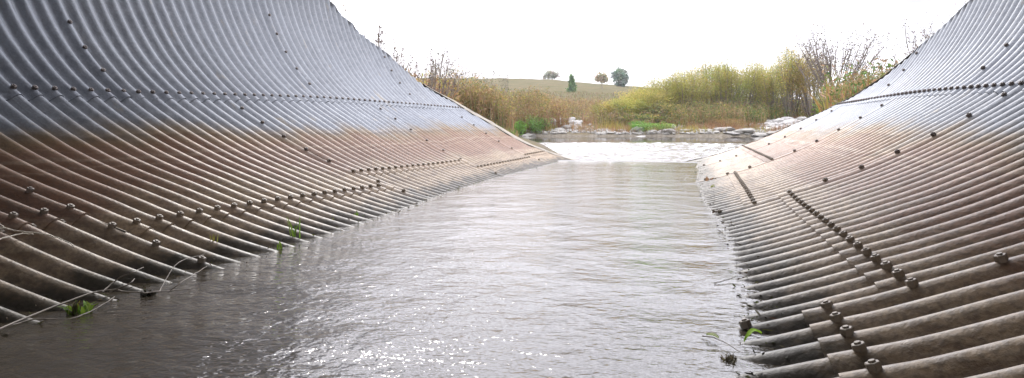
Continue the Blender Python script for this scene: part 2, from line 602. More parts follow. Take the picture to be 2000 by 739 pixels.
# ---- grouted collar that follows the cut end of the pipe
for side, z0, z1 in ((-1, -.80, .62), (1, -.80, .80)):
    S = np.linspace(float(s_of_z(z0)), float(s_of_z(z1)), 60)
    Ye = yend(side, S)
    w = .40 * (1 - .75 * sstep(.1, z1, np.interp(S, PS, PP[:, 1]))) if side < 0 else .10 + 0 * S
    j = .02 * (vnoise(S * 6, S * 0, 3) - .5)
    rows = []
    for a, b in ((-.04, .03), (.0, .033), (1.0, .02), (1.05, -.10), (.9, -.25), (-.04, -.25)):
        rows.append(surf(side, S, Ye + a * w + j + (0 if a < .5 else j), b + (.012 * (vnoise(S * 9, S * 0 + a, 4) - .5)), False))
    V = np.stack(rows, 0).reshape(-1, 3) - np.array(OFF)
    m = len(S); F = []
    for r in range(5):
        a = r * m + np.arange(m - 1)
        F.append(np.stack([a, a + m, a + m + 1, a + 1], -1) if side < 0 else np.stack([a, a + 1, a + m + 1, a + m], -1))
    link('end_collar', make_mesh('end_collar', V, F, M_COLLAR), culvert)

# ------------------------------------------------------------------ ground
POOL = [(-2.35, 13.4), (-3.4, 18), (-6.0, 28), (-9.2, 38)]
for u in (985, 1040, 1100, 1180, 1260, 1340, 1420, 1500):
    q = P(u, 50.2 + .6 * math.sin(u * .021)); POOL.append((q.x, q.y))
POOL += [(4.0, 42), (3.4, 30), (2.2, 20), (.35, 13.6)]
POOL = np.array(POOL)


def pool_dist(x, y):
    """signed distance to the pool outline, negative inside"""
    x = np.asarray(x, float); y = np.asarray(y, float)
    best = np.full(x.shape, 1e9); ins = np.zeros(x.shape, bool)
    n = len(POOL)
    for i in range(n):
        ax, ay = POOL[i]; bx, by = POOL[(i + 1) % n]
        dx, dy = bx - ax, by - ay
        t = np.clip(((x - ax) * dx + (y - ay) * dy) / (dx * dx + dy * dy), 0, 1)
        best = np.minimum(best, np.hypot(x - ax - t * dx, y - ay - t * dy))
        c = ((ay > y) != (by > y)) & (x < dx * (y - ay) / (dy if dy else 1e-9) + ax)
        ins ^= c
    return np.where(ins, -best, best)


def emb(side, y):
    zt, yt = END[side]
    return np.interp(-np.asarray(y), [-v for v in yt], zt) + lift(y)


def ground_z(x, y):
    x = np.asarray(x, float); y = np.asarray(y, float)
    r, fw = to_rf(x, y)
    d = pool_dist(x, y)
    h = np.where(d < 0, np.maximum(-1.25, -.70 + d * .25), np.interp(d, [0, .4, 1.2, 3, 6, 14, 30, 60], [-.72, -.50, -.36, -.08, .26, .85, 1.2, 1.5]))
    far = np.interp(fw, [0, 50, 62, 80, 130, 170, 222, 270, 600, 3000], [0, 0, .1, 1.2, 4.4, 7.4, 12.6, 13.2, 11, 4])
    lat = np.interp(r, [-120, 0, 12, 23, 38, 62, 100, 300], [1.02, 1.0, .97, .885, .80, .62, .40, .25])
    h = h + far * lat * sstep(0, 10, d)
    h = h + np.where(d > 0, (fbm(x * .35, y * .35, 3, 9) - .5) * .35 * sstep(0, 4, d), 0)
    e = np.where(x < PC, emb(-1, y), emb(1, y))
    k = 1 - sstep(13.2, 17.5, y)
    out = np.maximum(h, -.62) * (1 - k) + k * (e - .05)
    return np.where(d < 0, h, out)


def edge_dx(side, y):
    """half width of the pipe shell where its cut end crosses y"""
    z = np.interp(-np.asarray(y, float), [-v for v in END[side][1]], END[side][0])
    s = s_of_z(z); dx = np.interp(s, PS, PP[:, 0])
    big = np.interp(s_of_z(1.9), PS, PP[:, 0])
    return np.where(z > 1.9, big + .03, dx) + .035


def build_ground():
    ys = np.concatenate([np.linspace(-14, 8, 12), np.linspace(8.3, 16, 60), np.linspace(16.3, 70, 130), np.linspace(71, 280, 100), np.geomspace(290, 700, 14)])
    g = np.concatenate([[0], np.geomspace(.08, 12, 40), np.linspace(12.6, 75, 80), np.geomspace(78, 500, 24)])
    # columns: left far .. left edge | inner | right edge .. right far
    YY = ys[:, None]
    bl = np.where(ys < 13.9, edge_dx(-1, np.minimum(ys, 13.9)), edge_dx(-1, 13.9))[:, None]
    br = np.where(ys < 14.3, edge_dx(1, np.minimum(ys, 14.3)), edge_dx(1, 14.3))[:, None]
    XL = PC - bl - g[::-1][None, :]
    XR = PC + br + g[None, :]
    t = np.linspace(.001, .999, 11)[None, :]
    XM = (PC - bl) * (1 - t) + (PC + br) * t
    X = np.concatenate([XL, XM, XR], 1); Y = np.broadcast_to(YY, X.shape)
    Z = ground_z(X, Y)
    nl, nm = XL.shape[1], XM.shape[1]
    inner = np.zeros(X.shape, bool); inner[:, nl:nl + nm] = True
    Z = np.where(inner & (Y < 13.9), -1.3, Z)
    Z = np.where(inner & (Y >= 13.9) & (Y < 18), np.minimum(Z, -.95), Z)
    idx = np.arange(X.size).reshape(X.shape)
    q = np.stack([idx[:-1, :-1], idx[:-1, 1:], idx[1:, 1:], idx[1:, :-1]], -1).reshape(-1, 4)
    o = link('ground', make_mesh('ground', np.stack([X, Y, Z], -1).reshape(-1, 3), q, M_GROUND))
    tag(o, 'grassy banks and low hill beyond the stream', kind='structure')


build_ground()


# ------------------------------------------------------------------ water
def crest_y(x):
    return 13.25 - .10 * (x + 1.2) ** 2 + .05 * np.sin(x * 2.3)


def build_water():
    ys = np.concatenate([np.linspace(-12, 1, 14), np.linspace(1.05, 12.4, 230), np.linspace(12.44, 15.5, 120), np.linspace(15.56, 40, 240), np.linspace(40.4, 57, 40)])
    t = np.linspace(0, 1, 150)
    lft = np.interp(ys, [-12, 13.3, 15, 20, 30, 57], [PC - 1.72, PC - 1.72, PC - 2.6, -6, -9, -18])
    rgt = np.interp(ys, [-12, 13.3, 15, 20, 30, 57], [PC + 1.72, PC + 1.72, PC + 2.6, 3.6, 5, 6])
    X = lft[:, None] * (1 - t) + rgt[:, None] * t
    Y = np.broadcast_to(ys[:, None], X.shape)
    cy = crest_y(X); d = Y - cy
    z = WATER - .065 * sstep(-.15, .9, d) - .02 * sstep(1, 12, d)
    z = z + .012 * np.exp(-((d + .12) / .16) ** 2)                      # lip of the drop
    ch = sstep(.1, 1.2, d) * (1 - .97 * sstep(15, 22, d))
    z = z + ch * .15 * (fbm(X * 1.6, Y * 1.3, 4, 21) - .5) + ch * .06 * (vnoise(X * 5, Y * 4, 33) - .5)
    z = z + .003 * (fbm(X * 1.3, Y * 1.0, 3, 41) - .5) * (1 - sstep(-1, 0, d))
    foam = np.clip(1.0 * np.exp(-((d + .02) / .10) ** 2) * .8 + ch * (.45 + .55 * fbm(X * .7, Y * .35, 3, 52)), 0, 1)
    edge = np.minimum(np.abs(X - PC + 1.28), np.abs(X - PC - 1.28))
    foam = np.maximum(foam, .0 * edge)
    chop = np.interp(d, [-11, -9, -7, -1, 0, 1, 14, 21, 26], [2.5, 2.1, 1.3, .9, .7, 7.0, 6.0, .5, .12])
    idx = np.arange(X.size).reshape(X.shape)
    q = np.stack([idx[:-1, :-1], idx[:-1, 1:], idx[1:, 1:], idx[1:, :-1]], -1).reshape(-1, 4)
    o = link('water', make_mesh('water', np.stack([X, Y, z], -1).reshape(-1, 3), q, M_WATER, True, {'foam': foam.ravel(), 'chop': chop.ravel()}))
    tag(o, 'rippled stream flowing out of the culvert over a small riffle into a pool', kind='structure')


build_water()


# ------------------------------------------------------------------ plants
FOL = .64      # palettes below are written as seen in sunlight


def jitter_cols(base, n, amt=.25, hue=.12):
    base = np.array(base, float) * FOL
    pick = RS.randint(0, len(base), n)
    c = base[pick] * (1 + amt * (RS.rand(n, 1) * 2 - 1)) * (1 + hue * (RS.rand(n, 3) * 2 - 1))
    return np.clip(c, .005, .9)


def blades(pos, h, w, lean, cols, bend=.35):
    """curved tapering blades: 5 vertices, one quad and one triangle each"""
    n = len(pos)
    az = RS.rand(n) * 6.283
    la = RS.rand(n) * 6.283
    side = np.stack([np.cos(az), np.sin(az), 0 * az], 1) * (w / 2)[:, None]
    ld = np.stack([np.cos(la), np.sin(la), 0 * la], 1) * (lean * h)[:, None]
    up = np.array([0, 0, 1.0])
    mid = pos + ld * bend + up * (h * .55)[:, None]
    tip = pos + ld + up * (h * (1 - .25 * lean))[:, None]
    V = np.stack([pos - side, pos + side, mid + side * .8, mid - side * .8, tip], 1).reshape(-1, 3)
    b = np.arange(n)[:, None] * 5
    return V, [b + np.array([[0, 1, 2, 3]]), b + np.array([[3, 2, 4]])], np.repeat(cols, 5, 0)


def leaves(pos, dirs, L, W, cols):
    """pointed leaf quads along given directions"""
    n = len(pos)
    d = dirs / np.maximum(np.linalg.norm(dirs, axis=1), 1e-6)[:, None]
    rv = RS.randn(n, 3); sd = np.cross(d, rv); sd /= np.maximum(np.linalg.norm(sd, axis=1), 1e-6)[:, None]
    a = pos; m = pos + d * (L * .45)[:, None]; t = pos + d * L[:, None]
    V = np.stack([a, m + sd * (W / 2)[:, None], t, m - sd * (W / 2)[:, None]], 1).reshape(-1, 3)
    return V, [np.arange(n * 4).reshape(n, 4)], np.repeat(cols, 4, 0)


def merge(parts):
    V, F, C, n = [], [], [], 0
    for v, f, c in parts:
        V.append(v); C.append(c)
        for a in f: F.append(a + n)
        n += len(v)
    return np.concatenate(V), F, np.concatenate(C)


def tubes(paths, rad, sides=4):
    """paths: list of (k,3) arrays with equal-length radius arrays"""
    V, F, n = [], [], 0
    for p, r in zip(paths, rad):
        p = np.asarray(p, float); k = len(p)
        d = np.gradient(p, axis=0); d /= np.maximum(np.linalg.norm(d, axis=1), 1e-9)[:, None]
        ref = np.array([0, 0, 1.]) if abs(d[:, 2]).mean() < .9 else np.array([1., 0, 0])
        a = np.cross(d, ref); a /= np.maximum(np.linalg.norm(a, axis=1), 1e-9)[:, None]; b = np.cross(d, a)
        th = np.arange(sides) * 2 * np.pi / sides
        ringv = p[:, None] + (a[:, None] * np.cos(th)[None, :, None] + b[:, None] * np.sin(th)[None, :, None]) * np.asarray(r)[:, None, None]
        V.append(ringv.reshape(-1, 3))
        i = n + np.arange(k * sides).reshape(k, sides)
        j = np.roll(i, -1, 1)
        F.append(np.stack([i[:-1], j[:-1], j[1:], i[1:]], -1).reshape(-1, 4)); n += k * sides
    return np.concatenate(V), F


def scatter(u0, u1, f0, f1, n, power=1.0, bare=True):
    """random ground points in a bearing/distance window, kept off the water"""
    u = u0 + (u1 - u0) * RS.rand(n); f = f0 + (f1 - f0) * RS.rand(n) ** power
    r = (u - 1000) / 1460 * f
    x, y = r * CS - f * SN, r * SN + f * CS
    ok = pool_dist(x, y) > .25
    inpipe = (np.abs(x - PC) < 4.1) & (y < 14.6)
    ok &= ~inpipe
    if bare:                                   # stony patches carry no plants
        ok &= ~((u > 1498) & (u < 1606) & (f > 51.3) & (f < 56.3)) & ~((u > 1074) & (u < 1138) & (f > 52.6) & (f < 57.5))
    x, y, u, f = x[ok], y[ok], u[ok], f[ok]
    return np.stack([x, y, ground_z(x, y) - .03], 1), u, f


TAN = [(.34, .235, .125), (.40, .29, .165), (.30, .19, .10), (.36, .22, .115)]
RUST = [(.34, .19, .09), (.30, .165, .085), (.38, .235, .115)]
GOLD = [(.36, .30, .065), (.30, .27, .07), (.40, .30, .08)]
OLIVE = [(.17, .17, .06), (.22, .21, .075), (.13, .15, .055)]
GREEN = [(.11, .19, .045), (.15, .235, .05), (.09, .15, .045)]
BROWN = [(.22, .155, .10), (.27, .19, .125), (.19, .135, .10)]
WILLOW = [(.41, .39, .085), (.47, .42, .10), (.31, .34, .08), (.50, .40, .12)]


def weed_mass(name, label, cat, win, n, h, palette, w=.03, lean=.3, leafy=0, leafpal=None, patch=.8):
    pos, u, f = scatter(*win, n)
    k = fbm(pos[:, 0] * patch, pos[:, 1] * patch, 3, len(name) * 7)
    keep = RS.rand(len(pos)) < np.clip((k - .25) * 2.4, .12, 1)
    pos, k = pos[keep], k[keep]; m = len(pos)
    hh = (h[0] + (h[1] - h[0]) * RS.rand(m)) * (.65 + .7 * k)
    # a plant takes its colour from its patch
    cp = fbm(pos[:, 0] * .5 + 30, pos[:, 1] * .5, 2, len(name) * 11)
    pick = np.clip((cp * 1.6 - .3) * len(palette) + RS.randn(m) * .7, 0, len(palette) - 1).astype(int)
    cols = np.clip(np.array(palette)[pick] * FOL * (1 + .28 * (RS.rand(m, 1) * 2 - 1)) * (1 + .1 * (RS.rand(m, 3) * 2 - 1)), .01, .9)
    parts = [blades(pos, hh, w * (.6 + .8 * RS.rand(m)), lean * RS.rand(m) ** 1.2, cols)]
    if leafy:
        rep = np.repeat(np.arange(m), leafy); q = len(rep)
        tt = .25 + .75 * RS.rand(q)
        lp = pos[rep] + RS.randn(q, 3) * [.10, .10, .03] * (1 + 0 * tt)[:, None]
        lp[:, 2] = pos[rep, 2] + hh[rep] * tt
        dirs = RS.randn(q, 3); dirs[:, 2] = np.abs(dirs[:, 2]) * .8 + .1
        lc = jitter_cols(leafpal or palette, q, .3)
        parts.append(leaves(lp, dirs, .10 + .14 * RS.rand(q), .03 + .04 * RS.rand(q), lc))
    V, F, C = merge(parts)
    o = link(name, make_mesh(name, V, F, M_LEAF, True, None, C))
    tag(o, label, cat, kind='stuff')
    return o


weed_mass('dry_grass', 'tall dry orange and tan grass and weeds on the left bank', 'grass', (845, 1035, 38, 51), 8000, (1.3, 2.3), RUST + TAN + OLIVE, .035, .35, 6, RUST + TAN + GOLD)
weed_mass('bank_weeds', 'rusty dry weeds close behind the steel edge on the left bank', 'weeds', (780, 885, 18, 38), 3500, (.7, 1.4), RUST + TAN + OLIVE, .025, .35, 5, RUST + TAN + GOLD)
weed_mass('tall_weeds', 'tall golden and rusty weeds sloping down behind the two green bushes', 'weeds', (985, 1072, 50.6, 57), 3200, (1.4, 2.4), GOLD + TAN + RUST, .03, .35, 7, GOLD + TAN + OLIVE)
weed_mass('low_weeds', 'shorter rusty weeds sloping down to the white rubble on the left shore', 'weeds', (1000, 1110, 51.5, 60), 3000, (.7, 1.5), RUST + TAN + GOLD, .03, .35, 5, RUST + TAN + GOLD)
weed_mass('goldenrod', 'yellow green leafy weeds along the top of the left bank', 'weeds', (830, 1010, 38, 54), 3600, (1.6, 2.7), GOLD + OLIVE + TAN, .03, .3, 10, GOLD + OLIVE + TAN)
weed_mass('field_weeds', 'brown dry weeds across the floodplain in front of the hill', 'weeds', (1020, 1290, 53, 74), 8000, (.45, 1.0), BROWN + TAN + OLIVE, .04, .3, 4, BROWN + TAN + GOLD)
weed_mass('undergrowth', 'tan and olive undergrowth below the willow thicket', 'weeds', (1200, 1720, 53, 66), 9000, (.5, 1.5), OLIVE + GREEN + TAN + OLIVE + BROWN, .035, .4, 7, OLIVE + TAN + GOLD + GREEN)
weed_mass('shore_grass', 'low yellow orange grass fringe along the rocky far shore', 'grass', (970, 1620, 50.3, 57), 18000, (.2, .6), TAN + RUST + GOLD, .025, .5)
weed_mass('reed_weeds', 'dense tan and green reedy weeds on the right bank behind the culvert rim', 'weeds', (1612, 1800, 20, 50), 8000, (1.0, 2.1), TAN + OLIVE + GOLD + RUST, .045, .5, 5, OLIVE + TAN + GREEN)
weed_mass('bank_grass', 'green and straw grass on the left bank beside the culvert collar', 'grass', (820, 1010, 15, 46), 9000, (.15, .42), OLIVE + TAN + GREEN, .022, .6)
weed_mass('hill_grass', 'dry grass over the pale hillside', 'grass', (900, 1320, 72, 130), 5000, (.2, .5), BROWN + OLIVE + BROWN, .06, .6)


def clump(name, label, cat, base, height, width, n_stem, n_leaf, leafpal, leaf=(.10, .22, .03), group=None, low=.25, tilt=.35, shape=1.0, bark=None, upl=1.0):
    """a many-stemmed shrub: stems fanning from the foot, leaves carried along them"""
    base = Vector(base); root = empty(name, base)
    tag(root, label, cat, group)
    paths, rads = [], []
    for i in range(n_stem):
        a = rnd.uniform(0, 6.283); rr = width * .5 * math.sqrt(rnd.random())
        top = height * rnd.uniform(.84, 1.06) * (1 - .30 * shape * (rr / (width * .5)) ** 2)
        k = 7; t = np.linspace(0, 1, k)
        foot = .22 * rr
        wob = np.cumsum(RS.randn(k, 2) * .02 * height, 0) * t[:, None]
        rad = foot + (rr - foot) * t ** (1.2 - tilt)
        p = np.stack([rad * math.cos(a) + wob[:, 0], rad * math.sin(a) + wob[:, 1], top * t], 1)
        paths.append(p); rads.append(height * .007 * (1 - .8 * t) + .004)
    V, F = tubes(paths, rads, 4)
    link('stems', make_mesh('stems', V, F, bark or M_BARK), root)
    pa = np.array(paths)
    si = RS.randint(0, n_stem, n_leaf)
    tt = low + (1 - low) * RS.rand(n_leaf) ** .75
    fi = tt * 6; i0 = np.minimum(fi.astype(int), 5); fr = (fi - i0)[:, None]
    lp = pa[si, i0] * (1 - fr) + pa[si, i0 + 1] * fr
    # leaves sit on twigs around the stem, in clusters
    cl = RS.randn(n_stem, 14, 3) * [width * .085, width * .085, height * .05]
    lp = lp + cl[si, RS.randint(0, 14, n_leaf)] + RS.randn(n_leaf, 3) * [width * .03, width * .03, height * .022]
    lp[:, 2] = np.maximum(lp[:, 2], .05)
    d = RS.randn(n_leaf, 3); d[:, 2] = d[:, 2] * .6 + .6 * upl
    sc = RS.rand(n_leaf)
    stemcol = jitter_cols(leafpal, n_stem, .22)
    c = stemcol[si] * (1 + .22 * (RS.rand(n_leaf, 1) * 2 - 1))
    V, F, C = leaves(lp, d, leaf[0] + (leaf[1] - leaf[0]) * sc, leaf[2] * (.6 + .8 * RS.rand(n_leaf)), np.clip(c, .01, .9))
    link('crown', make_mesh('crown', V, F, M_LEAF, True, None, C), root)
    return root


def gz(p):
    return float(ground_z(np.array(p.x), np.array(p.y)))


def at(u, fw, sink=.04):
    p = P(u, fw); p.z = gz(p) - sink; return p


def top_h(u, fw, v):
    """height so that a plant at (u, fw) reaches image row v"""
    return (246 - v) / 1460 * fw - at(u, fw).z


# willow thicket beyond the pool
WIL = [(1228, 57, 196, 2.6, 'low yellow green willow at the left foot of the thicket'),
       (1262, 59, 178, 3.2, 'rounded willow second from the left end of the thicket'),
       (1300, 61, 160, 3.4, 'mid height yellow willow in the left half of the thicket'),
       (1340, 60, 148, 3.6, 'willow with wispy bluish tips left of the thicket centre'),
       (1382, 62, 134, 3.6, 'tall willow with feathery tips left of the broad yellow crown'),
       (1418, 60, 140, 3.2, 'willow with pale bare lower stems in the thicket centre'),
       (1450, 61, 128, 3.4, 'broad bright yellow green willow crown at the thicket centre'),
       (1488, 63, 136, 3.2, 'thin willow with bare twig tips right of the bright crown'),
       (1512, 60, 146, 3.0, 'lower olive willow right of the thicket centre'),
       (1546, 58, 112, 3.0, 'tallest pointed willow left of the bare shrub'),
       (1586, 57, 116, 2.8, 'pointed orange tinged willow touching the bare shrub'),
       (1242, 55.5, 226, 2.6, 'short green willow bush at the water edge of the thicket'),
       (1290, 57, 205, 2.6, 'low olive willow in front of the thicket left of its bare stems')]
for i, (u, fw, v, wd, lab) in enumerate(WIL):
    pal = WILLOW if i not in (10,) else [(.36, .27, .08), (.30, .26, .06)]
    if i == 11: pal = GREEN + WILLOW
    if i == 12: pal = OLIVE + WILLOW
    clump('willow_shrub', lab, 'willow', at(u, fw), top_h(u, fw, v) * 1.12, wd * 1.3, 34, 9000, pal, (.08, .20, .04), 'willows beyond the pool', low=.42 if i < 11 else .12, tilt=.3, shape=.8)

# small bushes
clump('green_bush', 'bright green small bush at the water edge behind the left collar', 'bush', at(1016, 50.7), 1.0, 1.3, 14, 2000, [(.22, .42, .07), (.28, .48, .08)], (.06, .15, .04), 'bushes at the left shore', low=.05)
clump('green_bush', 'darker green round bush at the shore right of the bright green one', 'bush', at(1050, 50.7), 1.2, 1.6, 14, 2400, [(.16, .30, .08), (.20, .34, .08)], (.06, .15, .04), 'bushes at the left shore', low=.05)
clump('yellow_bush', 'yellow green mounded bush left of the two green shore bushes', 'bush', at(978, 47), 1.25, 2.0, 16, 2200, [(.30, .28, .06), (.24, .25, .06)], (.06, .15, .04), 'bushes at the left shore', low=.05)
clump('olive_bush', 'grey green bush in the dry grass on the left bank', 'bush', at(930, 42), 1.5, 1.3, 16, 1500, [(.14, .17, .07), (.17, .19, .08)], (.06, .15, .04), 'bushes at the left shore', low=.1)
clump('yellow_bush', 'small yellow bush between the white rubble and the willows', 'bush', at(1172, 58), 1.5, 1.7, 14, 1400, [(.33, .29, .06), (.27, .26, .06)], (.06, .16, .04), low=.1)
clump('green_bush', 'vivid green weed bush beside the right culvert rim', 'bush', at(1632, 33), 1.3, 1.6, 14, 1500, [(.19, .28, .05), (.24, .31, .06)], (.08, .22, .05), low=.05)
clump('orange_bush', 'low orange bush on the shore in front of the willow thicket', 'bush', at(1420, 52.5), .7, 2.6, 18, 1800, [(.36, .25, .09), (.33, .20, .08)], (.05, .13, .03), low=.05)


clump('green_bush', 'low vivid green plants at the water edge under the left end of the willows', 'bush', at(1258, 51.6), .8, 2.2, 18, 2200, [(.18, .34, .07), (.24, .38, .07)], (.06, .15, .04), low=.03)
clump('green_bush', 'small green clump at the water edge left of the standing white stone', 'bush', at(1296, 51.9), .6, 1.5, 14, 1400, [(.20, .36, .07), (.26, .36, .08)], (.06, .15, .04), low=.03)

# trees on the hill
def hill_tree(name, label, u, fw, v0, v1, wpx, pal, trunk=.25, n=1600, shape='round', seed=0):
    base = at(u, fw); H = ((246 - v1) / 1460 * fw - base.z) * .84; W = wpx * .82 / 1460 * fw
    root = empty(name, base); tag(root, label, 'tree')
    k = 6; t = np.linspace(0, 1, k)
    paths = [np.stack([.15 * np.sin(t * 3 + seed), .1 * np.cos(t * 2), H * .92 * t], 1)]; rads = [H * .022 * (1 - .85 * t) + .01]
    for i in range(14):
        h0 = H * rnd.uniform(trunk, .8); a = rnd.uniform(0, 6.28); ln = W * .42 * rnd.uniform(.5, 1)
        if shape == 'cone': ln *= 1.15 * (1 - h0 / H)
        q = np.linspace(0, 1, 4)
        paths.append(np.stack([ln * q * math.cos(a), ln * q * math.sin(a), h0 + ln * .55 * q], 1)); rads.append(H * .009 * (1 - .8 * q) + .006)
    V, F = tubes(paths, rads, 5)
    link('trunk', make_mesh('trunk', V, F, M_BARK), root)
    nc = 70
    ph = RS.rand(nc) * 6.283; zz = trunk + (1 - trunk) * RS.rand(nc)
    if shape == 'cone': rr = W * .5 * (1.08 - zz) * np.sqrt(RS.rand(nc))
    elif shape == 'flat': rr = W * .5 * np.sqrt(RS.rand(nc)); zz = .25 + .75 * RS.rand(nc) * (1 - (rr / W) ** 2)
    else: rr = W * .5 * np.sqrt(np.clip(1 - ((zz - (trunk + 1) / 2) / ((1 - trunk) / 2 + .05)) ** 2, 0.05, 1)) * RS.rand(nc) ** .4
    cc = np.stack([rr * np.cos(ph), rr * np.sin(ph), zz * H], 1)
    ci = RS.randint(0, nc, n)
    lp = cc[ci] + RS.randn(n, 3) * [W * .05, W * .05, H * .04]
    d = RS.randn(n, 3)
    cb = jitter_cols(np.array(pal) * 1.25, nc, .3)  # crown palette lightened: distance haze painted into the leaf colour
    V, F, C = leaves(lp, d, (.25 + .35 * RS.rand(n)) * fw / 150, (.12 + .12 * RS.rand(n)) * fw / 150, np.clip(cb[ci] * (.8 + .4 * RS.rand(n, 1)), .01, .9))
    link('crown', make_mesh('crown', V, F, M_LEAF, True, None, C), root)


hill_tree('hillside_tree', 'slim upright green young tree standing alone on the hillside', 1117, 132, 182, 142, 24, [(.14, .23, .09), (.19, .28, .10), (.11, .18, .08)], .1, 1700, 'cone')
hill_tree('hillside_tree', 'wind-swept low tree on the skyline of the hill, leftmost', 1076, 225, 152, 137, 36, [(.26, .27, .19), (.31, .29, .21)], .35, 1100, 'flat', 1)
hill_tree('hillside_tree', 'small brownish tree with bare trunk left of the round dark one', 1175, 176, 175, 138, 30, [(.40, .31, .18), (.27, .27, .15)], .45, 1000, 'round', 2)
hill_tree('hillside_tree', 'round dense dark green tree on the hill crest', 1211, 205, 160, 129, 42, [(.14, .20, .14), (.18, .24, .16), (.11, .16, .12)], .08, 2600, 'round', 3)


# bare shrubs and tall weeds
def twig_shrub(name, label, cat, base, height, width, n, seedtips, stemmat, tipcol, lean=0., sub=5, tip=(.05, .10, .03), start=.35, fork=0., thick=1.):
    base = Vector(base); root = empty(name, base); tag(root, label, cat)
    paths, rads, tips = [], [], []
    for i in range(n):
        a = rnd.uniform(0, 6.283); rr = width * .5 * rnd.uniform(.15, 1) ** .7
        H = height * rnd.uniform(.75, 1) * (1 - .27 * (rr / (width * .5)) ** 2)
        k = 8; t = np.linspace(0, 1, k)
        wob = np.cumsum(RS.randn(k, 2) * .012 * height, 0)
        tf = np.clip((t - fork) / (1 - fork), 0, 1) ** .85 + .05 * t
        p = np.stack([rr * math.cos(a) * tf + wob[:, 0] + lean * t * t, rr * math.sin(a) * tf + wob[:, 1], H * t], 1)
        paths.append(p); rads.append((.0038 * height * (1 - .85 * t) + .0022 * height ** .5) * thick)
        for j in range(sub):
            i0 = rnd.randint(max(1, int(start * 7)), 6); q0 = p[i0]
            d = p[-1] - p[0]; d = d / np.linalg.norm(d) + RS.randn(3) * .42; d[2] = abs(d[2]) + .25; d /= np.linalg.norm(d)
            ln = height * rnd.uniform(.10, .26); tt = np.linspace(0, 1, 4)[:, None]
            pp = q0 + d * ln * tt + np.array([0, 0, .15 * ln]) * tt ** 2
            paths.append(pp); rads.append(.0022 * height ** .5 * thick * np.array([1, .85, .65, .4])); tips.append(pp[-1]); tips.append(pp[2])
        tips.append(p[-1])
    V, F = tubes(paths, rads, 3)
    link('branches', make_mesh('branches', V, F, stemmat), root)
    tips = np.array(tips); m = len(tips) * seedtips
    lp = np.repeat(tips, seedtips, 0) + RS.randn(m, 3) * height * .012
    d = RS.randn(m, 3); d[:, 2] += .6
    V, F, C = leaves(lp, d, tip[0] + (tip[1] - tip[0]) * RS.rand(m), tip[2] * (.6 + .8 * RS.rand(m)), jitter_cols(tipcol, m, .3))
    link('seed_heads', make_mesh('seed_heads', V, F, M_LEAF, True, None, C), root)['kind'] = 'stuff'
    return root


TIPC = [(.15, .11, .09), (.20, .15, .12), (.11, .09, .075)]
twig_shrub('bare_shrub', 'bare grey shrub with fanning branches and brown seed tips above the right bank', 'shrub', at(1632, 40), top_h(1632, 40, 50), 5.2, 44, 5, M_BARK, TIPC, .2, 5, (.06, .13, .05), .6, .32, 1.8)
twig_shrub('bare_shrub', 'leafy tipped thin shrub standing up behind the right culvert rim', 'shrub', at(1778, 17), top_h(1778, 17, 42), 1.2, 7, 4, M_BARK, TIPC, .12, 10, (.03, .07, .025), .5, .3, 1.6)
twig_shrub('bare_shrub', 'pale twiggy shrub at the top right corner behind the steel edge', 'shrub', at(1884, 14), top_h(1884, 14, -25), 1.1, 9, 3, M_BARK, [(.22, .17, .15), (.26, .2, .17)], -.1, 7, (.03, .06, .02), .5, .3, 1.5)
for u, fw, v, wd, n, lab in [(852, 17, 86, .45, 5, 'tallest dark seed stalk rising behind the left culvert edge'),
                             (832, 16.5, 118, .5, 5, 'short branching weed just left of the tallest seed stalk'),
                             (790, 15.5, 108, .5, 5, 'weed with brown seed clusters leaning over the steel edge'),
                             (772, 15, 100, .4, 4, 'thin weed stalk left of the brown seeded weed'),
                             (731, 14, 18, .25, 2, 'faint tall lone stalk against the white sky at the left'),
                             (646, 12.5, -12, .5, 5, 'small twiggy weed at the top of the left culvert edge'),
                             (878, 20, 128, .5, 4, 'low seed stalk right of the tallest stalk at the left'),
                             (700, 13.2, 70, .3, 3, 'tiny sprig peeping over the steel edge below the lone stalk')]:
    twig_shrub('tall_weed', lab, 'weed', at(u, fw), top_h(u, fw, v), wd, n, 4, M_BARK, TIPC, .08, 7, (.03, .07, .03), .45, .2, 2.2)
for i, (u, fw, v) in enumerate([(905, 42, 138), (925, 43, 132), (948, 43, 134), (965, 44, 133), (985, 45, 142)]):
    twig_shrub('tall_weed', ['leftmost', 'second from left', 'middle', 'fourth from left', 'rightmost'][i] + ' of five grey weed stalks on the skyline above the left bank', 'weed', at(u, fw), top_h(u, fw, v), .9, 6, 4, M_BARK, [(.17, .18, .13), (.2, .19, .14)], .1, 6, (.05, .11, .04), .5)
for i, (u, fw, v) in enumerate([(1385, 63, 118), (1492, 64, 112), (1340, 62, 132)]):
    twig_shrub('bare_sapling', ['bare bluish twigs rising out of the tall willow left of centre', 'tall bare twigs between the bright willow and the pointed willow', 'low bare twig tips at the left slope of the thicket'][i], 'sapling', at(u, fw), top_h(u, fw, v), 2.4, 16, 2, M_BARK, [(.2, .2, .15), (.24, .24, .17)], .1, 5, (.06, .12, .03), .5)


# ------------------------------------------------------------------ rocks
def rock_mesh(seed, flat=.6):
    r = np.random.RandomState(seed)
    import bmesh
    bm = bmesh.new(); bmesh.ops.create_icosphere(bm, subdivisions=2, radius=1)
    pl = [(lambda v: v / np.linalg.norm(v))(r.randn(3)) for _ in range(9)]
    dd = [r.uniform(.55, .9) for _ in pl]
    for v in bm.verts:
        p = np.array(v.co)
        for n, d in zip(pl, dd):                     # facet by clipping against random planes
            k = p @ n
            if k > d: p = p - n * (k - d)
        p = p * (1 + .05 * r.randn())
        v.co = Vector((p[0], p[1], p[2] * flat))
    me = bpy.data.meshes.new('rock'); bm.to_mesh(me); bm.free()
    return me


